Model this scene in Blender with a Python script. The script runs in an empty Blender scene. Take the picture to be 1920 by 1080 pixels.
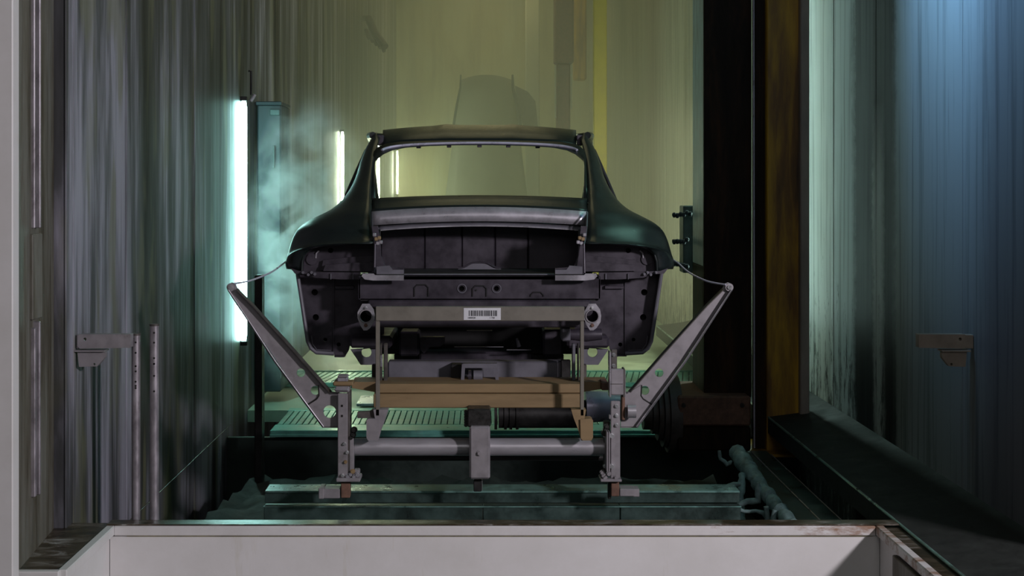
import bpy, bmesh, math, random
from mathutils import Vector, Matrix
random.seed(7)
R = math.radians
PI = math.pi
sc = bpy.context.scene
col = sc.collection
ZC = 2.0                      # eye height above the bottom of the pit

# ------------------------------------------------------------------ camera, world, lights, exposure
cd = bpy.data.cameras.new('camera'); cam = bpy.data.objects.new('camera', cd); col.objects.link(cam)
cam.location = (0, 0, ZC); cam.rotation_euler = (R(90), 0, 0)
cd.sensor_width = 36; cd.lens = 45; cd.shift_x = 55/1920; cd.shift_y = -195/1920
cd.clip_start = .05; cd.clip_end = 200
sc.camera = cam
vs = sc.view_settings
vs.view_transform = 'Standard'; vs.look = 'None'; vs.gamma = 1; vs.use_curve_mapping = False
vs.exposure = 0.0
w = bpy.data.worlds.new('world'); sc.world = w; w.use_nodes = True
w.node_tree.nodes['Background'].inputs[0].default_value = (.55, .6, .55, 1)
w.node_tree.nodes['Background'].inputs[1].default_value = .05
sc.cycles.volume_bounces = 1
sc.cycles.max_bounces = 6

def area(name, loc, aim, size, power, colr, spread=180, sy=None):
    l = bpy.data.lights.new(name, 'AREA'); l.energy = power; l.color = colr
    l.size = size
    if sy: l.shape = 'RECTANGLE'; l.size_y = sy
    l.spread = R(spread)
    o = bpy.data.objects.new(name, l); col.objects.link(o); o.location = loc
    o.rotation_euler = (Vector(aim)-Vector(loc)).to_track_quat('-Z', 'Y').to_euler()
    return o
area('hall_lamp', (3.9, .6, ZC+1.15), (-.2, 5.6, ZC-.9), .40, 230, (1, .94, 1.0))
area('hall_fill', (.5, -1.5, ZC+2.2), (0, 5.5, ZC-.6), 2.5, 27, (1, .97, .98))
area('blue_lamp', (.75, 5.2, ZC+2.5), (2.0, 5.2, ZC+1.45), .3, 33, (.30, .63, 1.0), 62)
area('teal_side_fill', (1.9, 6.7, ZC+1.9), (.55, 6.1, ZC-.1), 1.6, 5, (.45, 1.0, .82), 80)  # unseen fill, added to give the right fender its teal light
area('tunnel_side_fill', (1.9, 10.6, ZC-.3), (-1.6, 13.5, ZC-.5), .12, 28, (1, .96, .66), 170, 1.8)  # unseen warm fill behind the columns, added to brighten the lower haze
area('tunnel_lamp_near', (.0, 11, ZC+3.75), (0, 11, ZC), 1.6, 8, (1, .90, .50))
area('tunnel_lamp_middle', (.0, 16, ZC+3.75), (0, 16, ZC), 1.8, 20, (1, .86, .42))
area('tunnel_lamp_far', (.0, 21.5, ZC+3.75), (0, 21.5, ZC), 1.8, 32, (1, .86, .44))

# ------------------------------------------------------------------ measuring aid: photo frame + real distance -> point in the hall
def W(px, py, d): return Vector(((px-905)*d/2400, d, (345-py)*d/2400+ZC))
def X(px, d): return (px-905)*d/2400
def Z(py, d): return (345-py)*d/2400+ZC

# ------------------------------------------------------------------ helpers
class MB:
    def __init__(s): s.v = []; s.f = []
    def add(s, vs_, fs):
        n = len(s.v); s.v += [tuple(v) for v in vs_]; s.f += [tuple(i+n for i in f) for f in fs]
    def box(s, x0, x1, y0, y1, z0, z1, b=0.0):
        if x0 > x1: x0, x1 = x1, x0
        if y0 > y1: y0, y1 = y1, y0
        if z0 > z1: z0, z1 = z1, z0
        if b <= 0:
            vs_ = [(x, y, z) for x in (x0, x1) for y in (y0, y1) for z in (z0, z1)]
            s.add(vs_, [(0,1,3,2),(4,6,7,5),(0,4,5,1),(2,3,7,6),(0,2,6,4),(1,5,7,3)])
        else:
            bm = bmesh.new(); bmesh.ops.create_cube(bm, size=1)
            for v in bm.verts:
                v.co = Vector(((x0+x1)/2+v.co.x*(x1-x0), (y0+y1)/2+v.co.y*(y1-y0), (z0+z1)/2+v.co.z*(z1-z0)))
            bb = min(b, .45*min(x1-x0, y1-y0, z1-z0))
            bmesh.ops.bevel(bm, geom=bm.edges[:], offset=bb, segments=1, affect='EDGES')
            bm.verts.index_update()
            s.add([v.co for v in bm.verts], [[v.index for v in f.verts] for f in bm.faces]); bm.free()
        return s
    def tube(s, pts, r, n=12, cap=True):
        pts = [Vector(p) for p in pts]
        rs = r if isinstance(r, (list, tuple)) else [r]*len(pts)
        rings = []; up = None
        for i, p in enumerate(pts):
            t = (pts[min(i+1, len(pts)-1)]-pts[max(i-1, 0)]).normalized()
            if up is None:
                up = Vector((0, 0, 1)) if abs(t.z) < .9 else Vector((1, 0, 0))
            a = (up - t*up.dot(t)).normalized(); up = a; b = t.cross(a)
            rings.append([p+(a*math.cos(2*PI*k/n)+b*math.sin(2*PI*k/n))*rs[i] for k in range(n)])
        vs_ = [v for r_ in rings for v in r_]; fs = []
        for i in range(len(pts)-1):
            for k in range(n):
                fs.append((i*n+k, i*n+(k+1) % n, (i+1)*n+(k+1) % n, (i+1)*n+k))
        if cap:
            fs.append(tuple(range(n))[::-1]); fs.append(tuple((len(pts)-1)*n+k for k in range(n)))
        s.add(vs_, fs); return s
    def grid(s, rows):
        m = len(rows[0]); vs_ = [v for r_ in rows for v in r_]
        s.add(vs_, [(i*m+j, i*m+j+1, (i+1)*m+j+1, (i+1)*m+j) for i in range(len(rows)-1) for j in range(m-1)])
        return s
    def build(s, name, mat, parent=None, smooth=False, solid=0, bevel=0):
        me = bpy.data.meshes.new(name); me.from_pydata(s.v, [], s.f); me.update()
        bm = bmesh.new(); bm.from_mesh(me); bmesh.ops.remove_doubles(bm, verts=bm.verts, dist=1e-5)
        bmesh.ops.recalc_face_normals(bm, faces=bm.faces); bm.to_mesh(me); bm.free()
        return link(me, name, mat, parent, smooth, solid, bevel)

def link(me, name, mat, parent=None, smooth=False, solid=0, bevel=0):
    o = bpy.data.objects.new(name, me); col.objects.link(o)
    me.materials.clear(); me.materials.append(mat)
    if smooth:
        for p in me.polygons: p.use_smooth = True
        try: me.set_sharp_from_angle(angle=R(38))
        except Exception: pass
    if parent: o.parent = parent; o.matrix_parent_inverse = Matrix.Translation(-parent_loc(parent))
    if solid:
        m = o.modifiers.new('s', 'SOLIDIFY'); m.thickness = solid; m.offset = 0
    if bevel:
        m = o.modifiers.new('b', 'BEVEL'); m.width = bevel; m.segments = 2; m.limit_method = 'ANGLE'
    return o
def parent_loc(p):
    v = Vector((0, 0, 0))
    while p:
        v = v+p.location+(p.matrix_parent_inverse.translation if p.parent else Vector((0, 0, 0))); p = p.parent
    return v
def tag(o, label=None, cat=None, group=None, kind=None):
    if label: o['label'] = label
    if cat: o['category'] = cat
    if group: o['group'] = group
    if kind: o['kind'] = kind
    return o
def empty(name, loc, label=None, cat=None, group=None, kind=None):
    o = bpy.data.objects.new(name, None); col.objects.link(o); o.location = loc; o.empty_display_size = .1
    return tag(o, label, cat, group, kind)
def box(name, mat, parent, x0, x1, y0, y1, z0, z1, b=.003, **k):
    return MB().box(x0, x1, y0, y1, z0, z1, b).build(name, mat, parent, **k)
def pbox(name, mat, parent, px0, px1, py0, py1, d0, d1, b=.003, **k):
    "box whose front face spans the measured rectangle at distance d0"
    return box(name, mat, parent, X(px0, d0), X(px1, d0), d0, d1, Z(py1, d0), Z(py0, d0), b, **k)
def circ(cx, cz, r, n=20): return [(cx+r*math.cos(2*PI*k/n), cz+r*math.sin(2*PI*k/n)) for k in range(n)]
def plate_mesh(outer, holes, y0, th):
    "plate in the XZ plane with real holes, from y0 to y0+th"
    cu = bpy.data.curves.new('p', 'CURVE'); cu.dimensions = '2D'; cu.fill_mode = 'BOTH'; cu.extrude = th/2
    for loop in [outer]+list(holes):
        sp = cu.splines.new('POLY'); sp.points.add(len(loop)-1); sp.use_cyclic_u = True
        for i, (x, z) in enumerate(loop): sp.points[i].co = (x, z, 0, 1)
    o = bpy.data.objects.new('p', cu); col.objects.link(o)
    dg = bpy.context.evaluated_depsgraph_get()
    me = bpy.data.meshes.new_from_object(o.evaluated_get(dg))
    me.transform(Matrix.Translation((0, y0+th/2, 0)) @ Matrix.Rotation(PI/2, 4, 'X'))
    bpy.data.objects.remove(o); bpy.data.curves.remove(cu)
    return me
def plate(name, mat, parent, ppx, holes, d, th, bevel=0):
    me = plate_mesh([(X(a, d), Z(b, d)) for a, b in ppx], [circ(X(a, d), Z(b, d), r*d/2400) for a, b, r in holes], d, th)
    return link(me, name, mat, parent, bevel=bevel)
def bolt(parent, px, py, d, r=.008, mat=None, name='bolt'):
    p = W(px, py, d)
    m = MB().tube([p+Vector((0, .01, 0)), p-Vector((0, .003, 0))], r*1.35, 12).tube([p-Vector((0, .002, 0)), p-Vector((0, .011, 0))], r, 6)
    return m.build(name, mat or M['bolt'], parent)
def disc(name, mat, parent, px, py, d, r, th=.004):
    p = W(px, py, d)
    return MB().tube([p, p-Vector((0, th, 0))], r, 20).build(name, mat, parent)
def mir(px): return 2*899-px

# ------------------------------------------------------------------ materials
M = {}
def newmat(name):
    m = bpy.data.materials.new(name); m.use_nodes = True; nt = m.node_tree
    b = nt.nodes['Principled BSDF']; M[name] = m
    return m, nt, b
def N(nt, t, **k):
    n = nt.nodes.new(t)
    for a, v in k.items():
        try: setattr(n, a, v)
        except Exception: n.inputs[a].default_value = v
    return n
def noise(nt, scale_vec, scale=1, detail=6, rough=.6, dist=0, src=None):
    if src is None:
        tc = N(nt, 'ShaderNodeTexCoord'); src = tc.outputs['Object']
    mp = N(nt, 'ShaderNodeMapping'); mp.inputs['Scale'].default_value = scale_vec
    nt.links.new(src, mp.inputs['Vector'])
    no = N(nt, 'ShaderNodeTexNoise'); no.inputs['Scale'].default_value = scale; no.inputs['Detail'].default_value = detail
    no.inputs['Roughness'].default_value = rough; no.inputs['Distortion'].default_value = dist
    nt.links.new(mp.outputs[0], no.inputs['Vector']); return no.outputs['Fac']
def ramp(nt, fac, stops, interp='LINEAR'):
    r = N(nt, 'ShaderNodeValToRGB'); r.color_ramp.interpolation = interp; el = r.color_ramp.elements
    el[0].position = stops[0][0]; el[0].color = (*stops[0][1], 1)
    el[1].position = stops[-1][0]; el[1].color = (*stops[-1][1], 1)
    for p, c in stops[1:-1]:
        e = el.new(p); e.color = (*c, 1)
    nt.links.new(fac, r.inputs[0]); return r.outputs[0]
def mix(nt, a, b, fac, mode='MIX'):
    m = N(nt, 'ShaderNodeMixRGB'); m.blend_type = mode
    for i, v in ((0, fac), (1, a), (2, b)):
        if hasattr(v, 'links'): nt.links.new(v, m.inputs[i])
        elif i == 0: m.inputs[0].default_value = v
        else: m.inputs[i].default_value = (*v, 1)
    return m.outputs[0]
def math_(nt, op, a, b=0.0):
    m = N(nt, 'ShaderNodeMath'); m.operation = op
    for i, v in ((0, a), (1, b)):
        if hasattr(v, 'links'): nt.links.new(v, m.inputs[i])
        else: m.inputs[i].default_value = v
    return m.outputs[0]
def bump(nt, b, h, s=.3, d=.01):
    n = N(nt, 'ShaderNodeBump'); n.inputs['Strength'].default_value = s; n.inputs['Distance'].default_value = d
    nt.links.new(h, n.inputs['Height']); nt.links.new(n.outputs[0], b.inputs['Normal'])
def plain(name, c, rough=.5, metal=0, var=.25, scale=14, dirt=None, dirtamt=.5, bmp=.1, rvar=.15, sv=(1, 1, 1)):
    m, nt, b = newmat(name)
    f = noise(nt, sv, scale, 5, .65)
    c2 = tuple(v*(1-var) for v in c); c3 = tuple(min(1, v*(1+var)) for v in c)
    o = ramp(nt, f, [(.3, c2), (.7, c3)])
    if dirt:
        g = noise(nt, tuple(v*.6 for v in sv), scale*.4, 8, .7)
        fac = ramp(nt, g, [(.62-.25*dirtamt, (0, 0, 0)), (.78-.2*dirtamt, (1, 1, 1))])
        o = mix(nt, o, dirt, fac)
    nt.links.new(o, b.inputs['Base Color'])
    rr = ramp(nt, f, [(.3, (max(0, rough-rvar),)*3), (.7, (min(1, rough+rvar),)*3)])
    nt.links.new(rr, b.inputs['Roughness']); b.inputs['Metallic'].default_value = metal
    if bmp: bump(nt, b, f, bmp, .004)
    return m
m = plain('body_paint', (.011, .016, .016), .31, 0, .12, 30, bmp=.01, rvar=.04); m.node_tree.nodes['Principled BSDF'].inputs['Specular IOR Level'].default_value = .42
plain('body_inner', (.052, .044, .058), .42, .3, .35, 9, bmp=.05)
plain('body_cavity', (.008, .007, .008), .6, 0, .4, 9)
plain('bare_metal', (.42, .40, .44), .34, .5, .25, 9, dirt=(.16, .15, .15), dirtamt=.25, bmp=.05)
plain('trim_metal', (.52, .50, .62), .35, .3, .15, 12, bmp=.02)
plain('skid_steel', (.27, .25, .265), .52, .25, .12, 22, dirt=(.13, .11, .10), dirtamt=.1, bmp=.05)
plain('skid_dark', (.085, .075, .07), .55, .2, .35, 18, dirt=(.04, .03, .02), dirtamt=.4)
plain('gate_steel', (.165, .15, .125), .6, .1, .15, 16, bmp=.05)
plain('tube_steel', (.40, .38, .41), .32, .45, .15, 10, sv=(.3, 1, 1), bmp=.02)
plain('rust_beam', (.25, .17, .085), .6, .1, .22, 7, dirt=(.10, .06, .03), dirtamt=.25, sv=(.35, 1, 2))
plain('rust_foot', (.15, .08, .055), .8, 0, .4, 30)
plain('grey_member', (.135, .13, .155), .55, .2, .2, 10)
plain('bolt', (.6, .6, .62), .3, .8, .1, 20)
plain('gum_and_shadow', (.012, .011, .010), .45, 0, .5, 40)  # near-black gum, also used for the painted shadow strip of the carrier
plain('pit_wall', (.018, .032, .027), .5, 0, .5, 5, bmp=.4)
m = plain('sludge', (.010, .013, .011), .85, 0, .6, 9, bmp=.5)
plain('dark_steel', (.03, .028, .028), .42, .4, .4, 9)
plain('pit_steel', (.045, .075, .068), .38, .3, .5, 7, dirt=(.012, .014, .012), dirtamt=.5, bmp=.35)
plain('ledge_steel', (.14, .26, .23), .35, .3, .5, 12, dirt=(.03, .04, .035), dirtamt=.5, bmp=.4)
plain('grate_steel', (.15, .42, .36), .4, .3, .2, 12, dirt=(.2, .24, .22), dirtamt=.3)
plain('pipe_galv', (.36, .33, .36), .42, .6, .25, 18, dirt=(.09, .07, .07), dirtamt=.35, bmp=.2, sv=(1, 1, .5))
plain('drip_crust', (.22, .32, .32), .6, 0, .4, 22, dirt=(.05, .08, .08), dirtamt=.35, bmp=.8)
plain('teal_box', (.06, .10, .10), .5, .1, .3, 14)
plain('blue_panel', (.018, .030, .038), .5, .1, .3, 8, sv=(1, 1, .3))
plain('yellow_paint', (.42, .35, .004), .5, 0, .15, 6)
plain('bracket_warm_lit', (.30, .25, .20), .6, 0, .2, 12)  # right bracket: warm dim light is put into this tan
plain('label_white', (.62, .62, .65), .5, 0, .05, 20, bmp=0)
plain('label_ink', (.02, .02, .025), .5, 0, .05, 20, bmp=0)
plain('sealant', (.26, .22, .09), .6, 0, .5, 20)
plain('teal_lit_plate', (.50, .62, .60), .5, 0, .3, 18, sv=(1, 1, .3))  # column side: the tube lamp's teal light is put into this colour
plain('grey_flange', (.30, .26, .23), .6, 0, .25, 8, sv=(1, 1, .3))
plain('floor_metal', (.34, .44, .34), .5, 0, .2, 4)
plain('concrete', (.10, .10, .09), .8, 0, .3, 5)
plain('far_panel', (.36, .37, .30), .5, 0, .12, 3)

def tubelight(name, c, s):
    m, nt, b = newmat(name); e = N(nt, 'ShaderNodeEmission'); e.inputs[0].default_value = (*c, 1); e.inputs[1].default_value = s
    nt.links.new(e.outputs[0], nt.nodes['Material Output'].inputs['Surface'])
tubelight('tube_teal', (.50, 1.0, .93), 42)
tubelight('tube_mid', (.66, 1.0, .92), 50)
tubelight('tube_dim', (.42, 1.0, .80), 7)
tubelight('tube_green', (.86, 1.0, .66), 95)

def wall_left_mat():
    m, nt, b = newmat('wall_left_metal')
    f1 = noise(nt, (3, 3.2, .22), 1.5, 8, .64, .25)      # fine run marks
    f2 = noise(nt, (1, 2.2, .22), 1.5, 5, .6, .5)      # broad sheets
    f3 = noise(nt, (3, 26, .8), 1.5, 4, .7)             # hair lines
    f4 = noise(nt, (1, 2.6, .5), 2.0, 3, .5, .4)
    fc = math_(nt, 'ADD', math_(nt, 'MULTIPLY', f1, .55), math_(nt, 'MULTIPLY', f2, .45))
    c = ramp(nt, fc, [(.36, (.026, .021, .017)), (.44, (.06, .06, .056)), (.51, (.095, .095, .105)), (.60, (.31, .30, .36))])
    broad = ramp(nt, f2, [(.35, (.35, .36, .33)), (.60, (1, 1, 1))])
    c = mix(nt, c, broad, .85, 'MULTIPLY')
    ol = ramp(nt, f4, [(.54, (0, 0, 0)), (.64, (1, 1, 1))])
    c = mix(nt, c, (.15, .15, .085), math_(nt, 'MULTIPLY', ol, .6))
    hl = ramp(nt, f3, [(.36, (.75, .75, .75)), (.5, (1, 1, 1))])
    c = mix(nt, c, hl, .8, 'MULTIPLY')
    nt.links.new(c, b.inputs['Base Color'])
    nt.links.new(ramp(nt, f1, [(.3, (.6,)*3), (.7, (.42,)*3)]), b.inputs['Roughness'])
    b.inputs['Specular IOR Level'].default_value = .3
    bump(nt, b, f1, .15, .004)
wall_left_mat()
def wall_right_mat():
    m, nt, b = newmat('wall_right_metal')
    tc = N(nt, 'ShaderNodeTexCoord'); sx = N(nt, 'ShaderNodeSeparateXYZ'); nt.links.new(tc.outputs['Object'], sx.inputs[0])
    wv = noise(nt, (0, .8, .55), 1.1, 5, .5)
    fine = noise(nt, (0, 3, 3.5), 2.2, 8, .75)
    y = math_(nt, 'ADD', sx.outputs['Y'], math_(nt, 'MULTIPLY', math_(nt, 'SUBTRACT', wv, .5), .18))
    y = math_(nt, 'ADD', y, math_(nt, 'MULTIPLY', math_(nt, 'SUBTRACT', fine, .5), .10))
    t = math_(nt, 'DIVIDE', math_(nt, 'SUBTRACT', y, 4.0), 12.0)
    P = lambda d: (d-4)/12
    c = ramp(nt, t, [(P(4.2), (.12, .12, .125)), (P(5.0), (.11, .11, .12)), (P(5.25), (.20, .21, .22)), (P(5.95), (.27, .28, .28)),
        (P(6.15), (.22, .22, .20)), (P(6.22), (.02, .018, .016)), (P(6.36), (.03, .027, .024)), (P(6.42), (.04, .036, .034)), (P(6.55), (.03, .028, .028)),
        (P(6.62), (.03, .03, .032)), (P(6.88), (.035, .035, .035)), (P(6.93), (.55, .62, .62)), (P(7.3), (.60, .68, .66)), (P(7.5), (.70, .72, .68)),  # pale strip: colour raised to carry part of the tube lamp's light
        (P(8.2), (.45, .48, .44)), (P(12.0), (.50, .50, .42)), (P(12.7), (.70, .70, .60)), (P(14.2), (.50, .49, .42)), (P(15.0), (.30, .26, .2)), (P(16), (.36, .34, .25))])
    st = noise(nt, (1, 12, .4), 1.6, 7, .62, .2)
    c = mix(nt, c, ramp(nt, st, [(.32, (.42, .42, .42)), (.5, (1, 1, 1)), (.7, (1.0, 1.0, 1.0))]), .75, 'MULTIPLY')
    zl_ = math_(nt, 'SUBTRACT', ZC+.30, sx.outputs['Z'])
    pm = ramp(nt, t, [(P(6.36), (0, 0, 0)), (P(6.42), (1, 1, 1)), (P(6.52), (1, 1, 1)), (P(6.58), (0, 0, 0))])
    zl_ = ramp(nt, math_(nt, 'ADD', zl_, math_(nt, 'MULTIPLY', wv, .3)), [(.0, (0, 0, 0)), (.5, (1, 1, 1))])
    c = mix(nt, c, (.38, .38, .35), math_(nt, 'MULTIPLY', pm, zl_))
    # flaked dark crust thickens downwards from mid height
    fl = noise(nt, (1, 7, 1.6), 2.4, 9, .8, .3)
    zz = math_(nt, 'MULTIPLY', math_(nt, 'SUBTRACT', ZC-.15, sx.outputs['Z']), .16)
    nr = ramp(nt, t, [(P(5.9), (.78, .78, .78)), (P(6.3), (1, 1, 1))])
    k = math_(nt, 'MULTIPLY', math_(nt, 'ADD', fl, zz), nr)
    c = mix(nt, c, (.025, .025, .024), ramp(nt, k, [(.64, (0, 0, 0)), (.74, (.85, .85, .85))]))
    nt.links.new(c, b.inputs['Base Color'])
    nt.links.new(ramp(nt, st, [(.3, (.65,)*3), (.7, (.45,)*3)]), b.inputs['Roughness'])
    b.inputs['Specular IOR Level'].default_value = .02
    bump(nt, b, fl, .15, .004)
wall_right_mat()
def cream_mat():
    m, nt, b = newmat('cream_paint')
    f = noise(nt, (1, 1, 1), 3, 8, .7); g = noise(nt, (4, 4, .5), 2, 6, .7)
    c = ramp(nt, f, [(.3, (.62, .60, .585)), (.7, (.72, .70, .70))])
    c = mix(nt, c, (.40, .35, .20), ramp(nt, g, [(.60, (0, 0, 0)), (.78, (.6, .6, .6))]))
    nt.links.new(c, b.inputs['Base Color']); b.inputs['Roughness'].default_value = .5; bump(nt, b, f, .05, .003)
cream_mat()
def jamb_mat():
    m, nt, b = newmat('stained_jamb')
    g = noise(nt, (2, 5, .6), 2.2, 8, .72); h = noise(nt, (3, 14, .5), 2, 5, .7)
    c = ramp(nt, g, [(.36, (.06, .048, .03)), (.48, (.12, .11, .085)), (.66, (.19, .185, .165))])
    c = mix(nt, c, ramp(nt, h, [(.35, (.6, .6, .6)), (.55, (1, 1, 1))]), .7, 'MULTIPLY')
    nt.links.new(c, b.inputs['Base Color']); b.inputs['Roughness'].default_value = .6; bump(nt, b, g, .3, .004)
jamb_mat()
def lip_mat():
    m, nt, b = newmat('lip_rusty')
    f = noise(nt, (1, 1, 1), 5, 8, .7); g = noise(nt, (1, 3, 3), 2.6, 8, .75)
    tc = N(nt, 'ShaderNodeTexCoord'); sx = N(nt, 'ShaderNodeSeparateXYZ'); nt.links.new(tc.outputs['Object'], sx.inputs[0])
    q = math_(nt, 'ADD', g, math_(nt, 'MULTIPLY', math_(nt, 'SUBTRACT', sx.outputs['X'], .85), .20))
    c = ramp(nt, f, [(.3, (.58, .56, .55)), (.7, (.70, .68, .68))])
    c = mix(nt, c, (.24, .12, .06), ramp(nt, q, [(.60, (0, 0, 0)), (.72, (.9, .9, .9))]))
    nt.links.new(c, b.inputs['Base Color']); b.inputs['Roughness'].default_value = .5; bump(nt, b, f, .05, .003)
lip_mat()
def wet_mat():
    m, nt, b = newmat('wet_grime')
    f = noise(nt, (1, 2.2, 1), 7, 9, .72, .8)
    c = ramp(nt, f, [(.35, (.012, .010, .007)), (.50, (.05, .035, .018)), (.58, (.11, .09, .07)), (.68, (.38, .37, .35))])
    nt.links.new(c, b.inputs['Base Color']); b.inputs['Roughness'].default_value = .28; bump(nt, b, f, .5, .004)
wet_mat()
def rust_col_mat():
    m, nt, b = newmat('ochre_column')
    f = noise(nt, (3, 3, .45), 1.5, 7, .6, .2)
    c = ramp(nt, f, [(.30, (.05, .028, .012)), (.40, (.20, .10, .02)), (.52, (.52, .30, .02)), (.72, (.62, .40, .02))])
    nt.links.new(c, b.inputs['Base Color']); b.inputs['Roughness'].default_value = .55; bump(nt, b, f, .3, .004)
rust_col_mat()
def darkcol_mat():
    m, nt, b = newmat('dark_column')
    f = noise(nt, (3, 3, .5), 2.6, 9, .72, .3)
    c = ramp(nt, f, [(.34, (.008, .007, .005)), (.52, (.022, .014, .009)), (.68, (.05, .024, .012))])
    b.inputs['Specular IOR Level'].default_value = .12
    nt.links.new(c, b.inputs['Base Color']); b.inputs['Roughness'].default_value = .6; bump(nt, b, f, .3, .004)
darkcol_mat()
def end_mat():
    m, nt, b = newmat('end_wall_metal')
    f = noise(nt, (1.6, 1, .3), 1.2, 6, .6, .4); g = noise(nt, (5, 1, .3), 1.2, 6, .6)
    c = ramp(nt, f, [(.35, (.24, .18, .07)), (.5, (.42, .38, .20)), (.65, (.50, .50, .34))])
    c = mix(nt, c, ramp(nt, g, [(.35, (.6, .6, .6)), (.5, (1, 1, 1))]), .6, 'MULTIPLY')
    nt.links.new(c, b.inputs['Base Color']); b.inputs['Roughness'].default_value = .5
end_mat()

# ------------------------------------------------------------------ the setting
LVL = ZC-1.54                     # walkway level of the tunnel
XL, XR = -1.62, 2.0
YE = 24.0
def wall(name, x, sign, mat, edges, zlo, ztop, gaps=.006):
    w0 = box(name, mat, None, x+sign*.012, x+sign*.12, edges[0], edges[-1], zlo, ztop, 0); tag(w0, kind='structure')
    for a, b_ in zip(edges[:-1], edges[1:]):
        j = random.uniform(-.0025, .0025)
        box('wall_panel', mat, w0, x+j, x+sign*.010, a+gaps/2, b_-gaps/2, zlo, ztop, .003)
    return w0
wall('wall_left', XL, -1, M['wall_left_metal'], [4.98, 5.07, 5.82, 6.5, 7.2, 7.9, 8.8, 10, 11.5, 13, 14.5, 16.5, 18.5, 21, YE], -.6, ZC+4)
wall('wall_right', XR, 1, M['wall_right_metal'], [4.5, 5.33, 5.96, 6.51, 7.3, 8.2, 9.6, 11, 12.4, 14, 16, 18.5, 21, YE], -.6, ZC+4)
tag(box('wall_back', M['end_wall_metal'], None, XL-.1, XR+.1, YE, YE+.1, -.6, ZC+4, 0), kind='structure')
tag(box('ceiling', M['concrete'], None, XL-.15, XR+.15, 4.5, YE+.1, ZC+4, ZC+4.1, 0), kind='structure')
fl = tag(box('floor', M['floor_metal'], None, XL, XR, 8.82, YE, LVL-.1, LVL-.02, 0), kind='structure')
tag(box('floor_pit', M['pit_steel'], None, XL, XR, 5.02, 8.82, -.6, -.5, 0), kind='structure')
tag(box('floor_hall', M['concrete'], None, -6, 6, -4, 4.2, -.12, -.02, 0), kind='structure')

# left front jamb, with its stained inner side and the strip lamp housing
tag(box('trim_1', M['cream_paint'], None, -3.2, X(24, 4.3), 4.3, 4.36, -.6, ZC+2.6, .004), kind='structure')
jm = MB()
jq = [(-1.601, 4.365), (-1.667, 4.975), (-1.80, 4.975), (-1.80, 4.365)]
jm.add([(a, b_, z) for z in (-.6, ZC+2.6) for a, b_ in jq], [(0, 1, 5, 4), (1, 2, 6, 5), (2, 3, 7, 6), (3, 0, 4, 7), (0, 3, 2, 1), (4, 5, 6, 7)])
jm = jm.build('trim_2', M['stained_jamb']); tag(jm, kind='structure')
tag(box('trim_3', M['cream_paint'], None, 2.05, 3.6, 4.3, 4.48, -.6, ZC+2.6, .004), kind='structure')
sl = empty('strip_fitting', (-1.62, 4.67, ZC-.6), 'long narrow grooved metal strip fixed upright on the stained left door jamb', 'strip fitting')
box('seal_profile', M['pipe_galv'], sl, -1.644, -1.614, 4.615, 4.635, ZC-1.13, ZC-.52, .003)
box('seal_profile', M['pipe_galv'], sl, -1.644, -1.609, 4.65, 4.665, ZC-1.13, ZC-.50, .003)
box('cover_strip', M['stained_jamb'], sl, -1.644, -1.616, 4.60, 4.70, ZC-.49, ZC-.18, .004)
box('seal_profile', M['pipe_galv'], sl, -1.644, -1.611, 4.66, 4.675, ZC-.16, ZC+.9, .003)
box('seal_profile', M['pipe_galv'], sl, -1.644, -1.617, 4.62, 4.635, ZC-.16, ZC+.9, .003)

# weld seam along the left wall, low ledge of the right wall
tag(MB().tube([(XL+.006, 5.1, LVL), (XL+.006, 8.2, LVL)], .0025, 8).build('trim_4', M['skid_dark']), kind='structure')
lg = MB()
lg.grid([[(XR, 4.0, ZC-1.27), (XR, 12, ZC-1.27)], [(1.86, 4.0, ZC-1.30), (1.86, 12, ZC-1.30)], [(1.63, 4.0, ZC-1.33), (1.63, 12, ZC-1.33)], [(1.63, 4.0, ZC-1.42), (1.63, 12, ZC-1.42)]])
tag(lg.build('trim_5', M['sludge'], solid=.006), kind='structure')
tag(MB().tube([(1.63, 4.0, ZC-1.33), (1.63, 12, ZC-1.33)], .006, 8).build('trim_6', M['ledge_steel']), kind='structure')
tag(MB().tube([(1.985, 8.3, ZC-1.22), (1.985, 12, ZC-1.22)], .01, 8).build('trim_7', M['dark_steel']), kind='structure')

# ------------------------------------------------------------------ front catch tray
ZT = ZC-1.333
tr = empty('catch_tray', (0, 5, 0), 'wide cream steel catch tray with raised lip across the bottom front of the booth', 'tray')
x0t, x1t = X(215, 5), X(1640, 5)
zl = Z(1003, 5)
box('back_panel', M['cream_paint'], tr, x0t-.02, x1t+.02, 5.0, 5.012, -.1, zl-.004, .002)
box('lip', M['lip_rusty'], tr, x0t, x1t, 4.985, 5.02, zl, ZT, .004)
box('sealant_line', M['sealant'], tr, x0t+.05, x1t-.01, 4.992, 5.0, zl-.003, zl, 0)
box('lip_cap', M['wet_grime'], tr, x0t-.03, x1t+.24, 4.99, 5.06, ZT+.001, ZT+.006, .002)
box('left_panel', M['cream_paint'], tr, x0t-.03, x0t-.02, 4.42, 5.0, -.1, zl-.004, .002)
box('left_lip', M['cream_paint'], tr, x0t-.032, x0t+.002, 4.42, 5.0, zl, ZT, .004)
box('corner_lip', M['cream_paint'], tr, -1.64, x0t-.02, 4.40, 4.43, zl, ZT, .004)
box('corner_panel', M['cream_paint'], tr, -1.64, x0t-.02, 4.41, 4.42, -.1, zl-.004, .002)
box('right_panel', M['cream_paint'], tr, x1t+.02, x1t+.03, 3.4, 5.0, -.1, zl-.004, .002)
box('right_lip', M['lip_rusty'], tr, x1t+.001, x1t+.035, 3.4, 5.02, zl, ZT, .004)
box('right_rim', M['wet_grime'], tr, x1t+.036, x1t+.13, 3.4, 4.989, ZT-.02, ZT-.006, .003)
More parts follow.
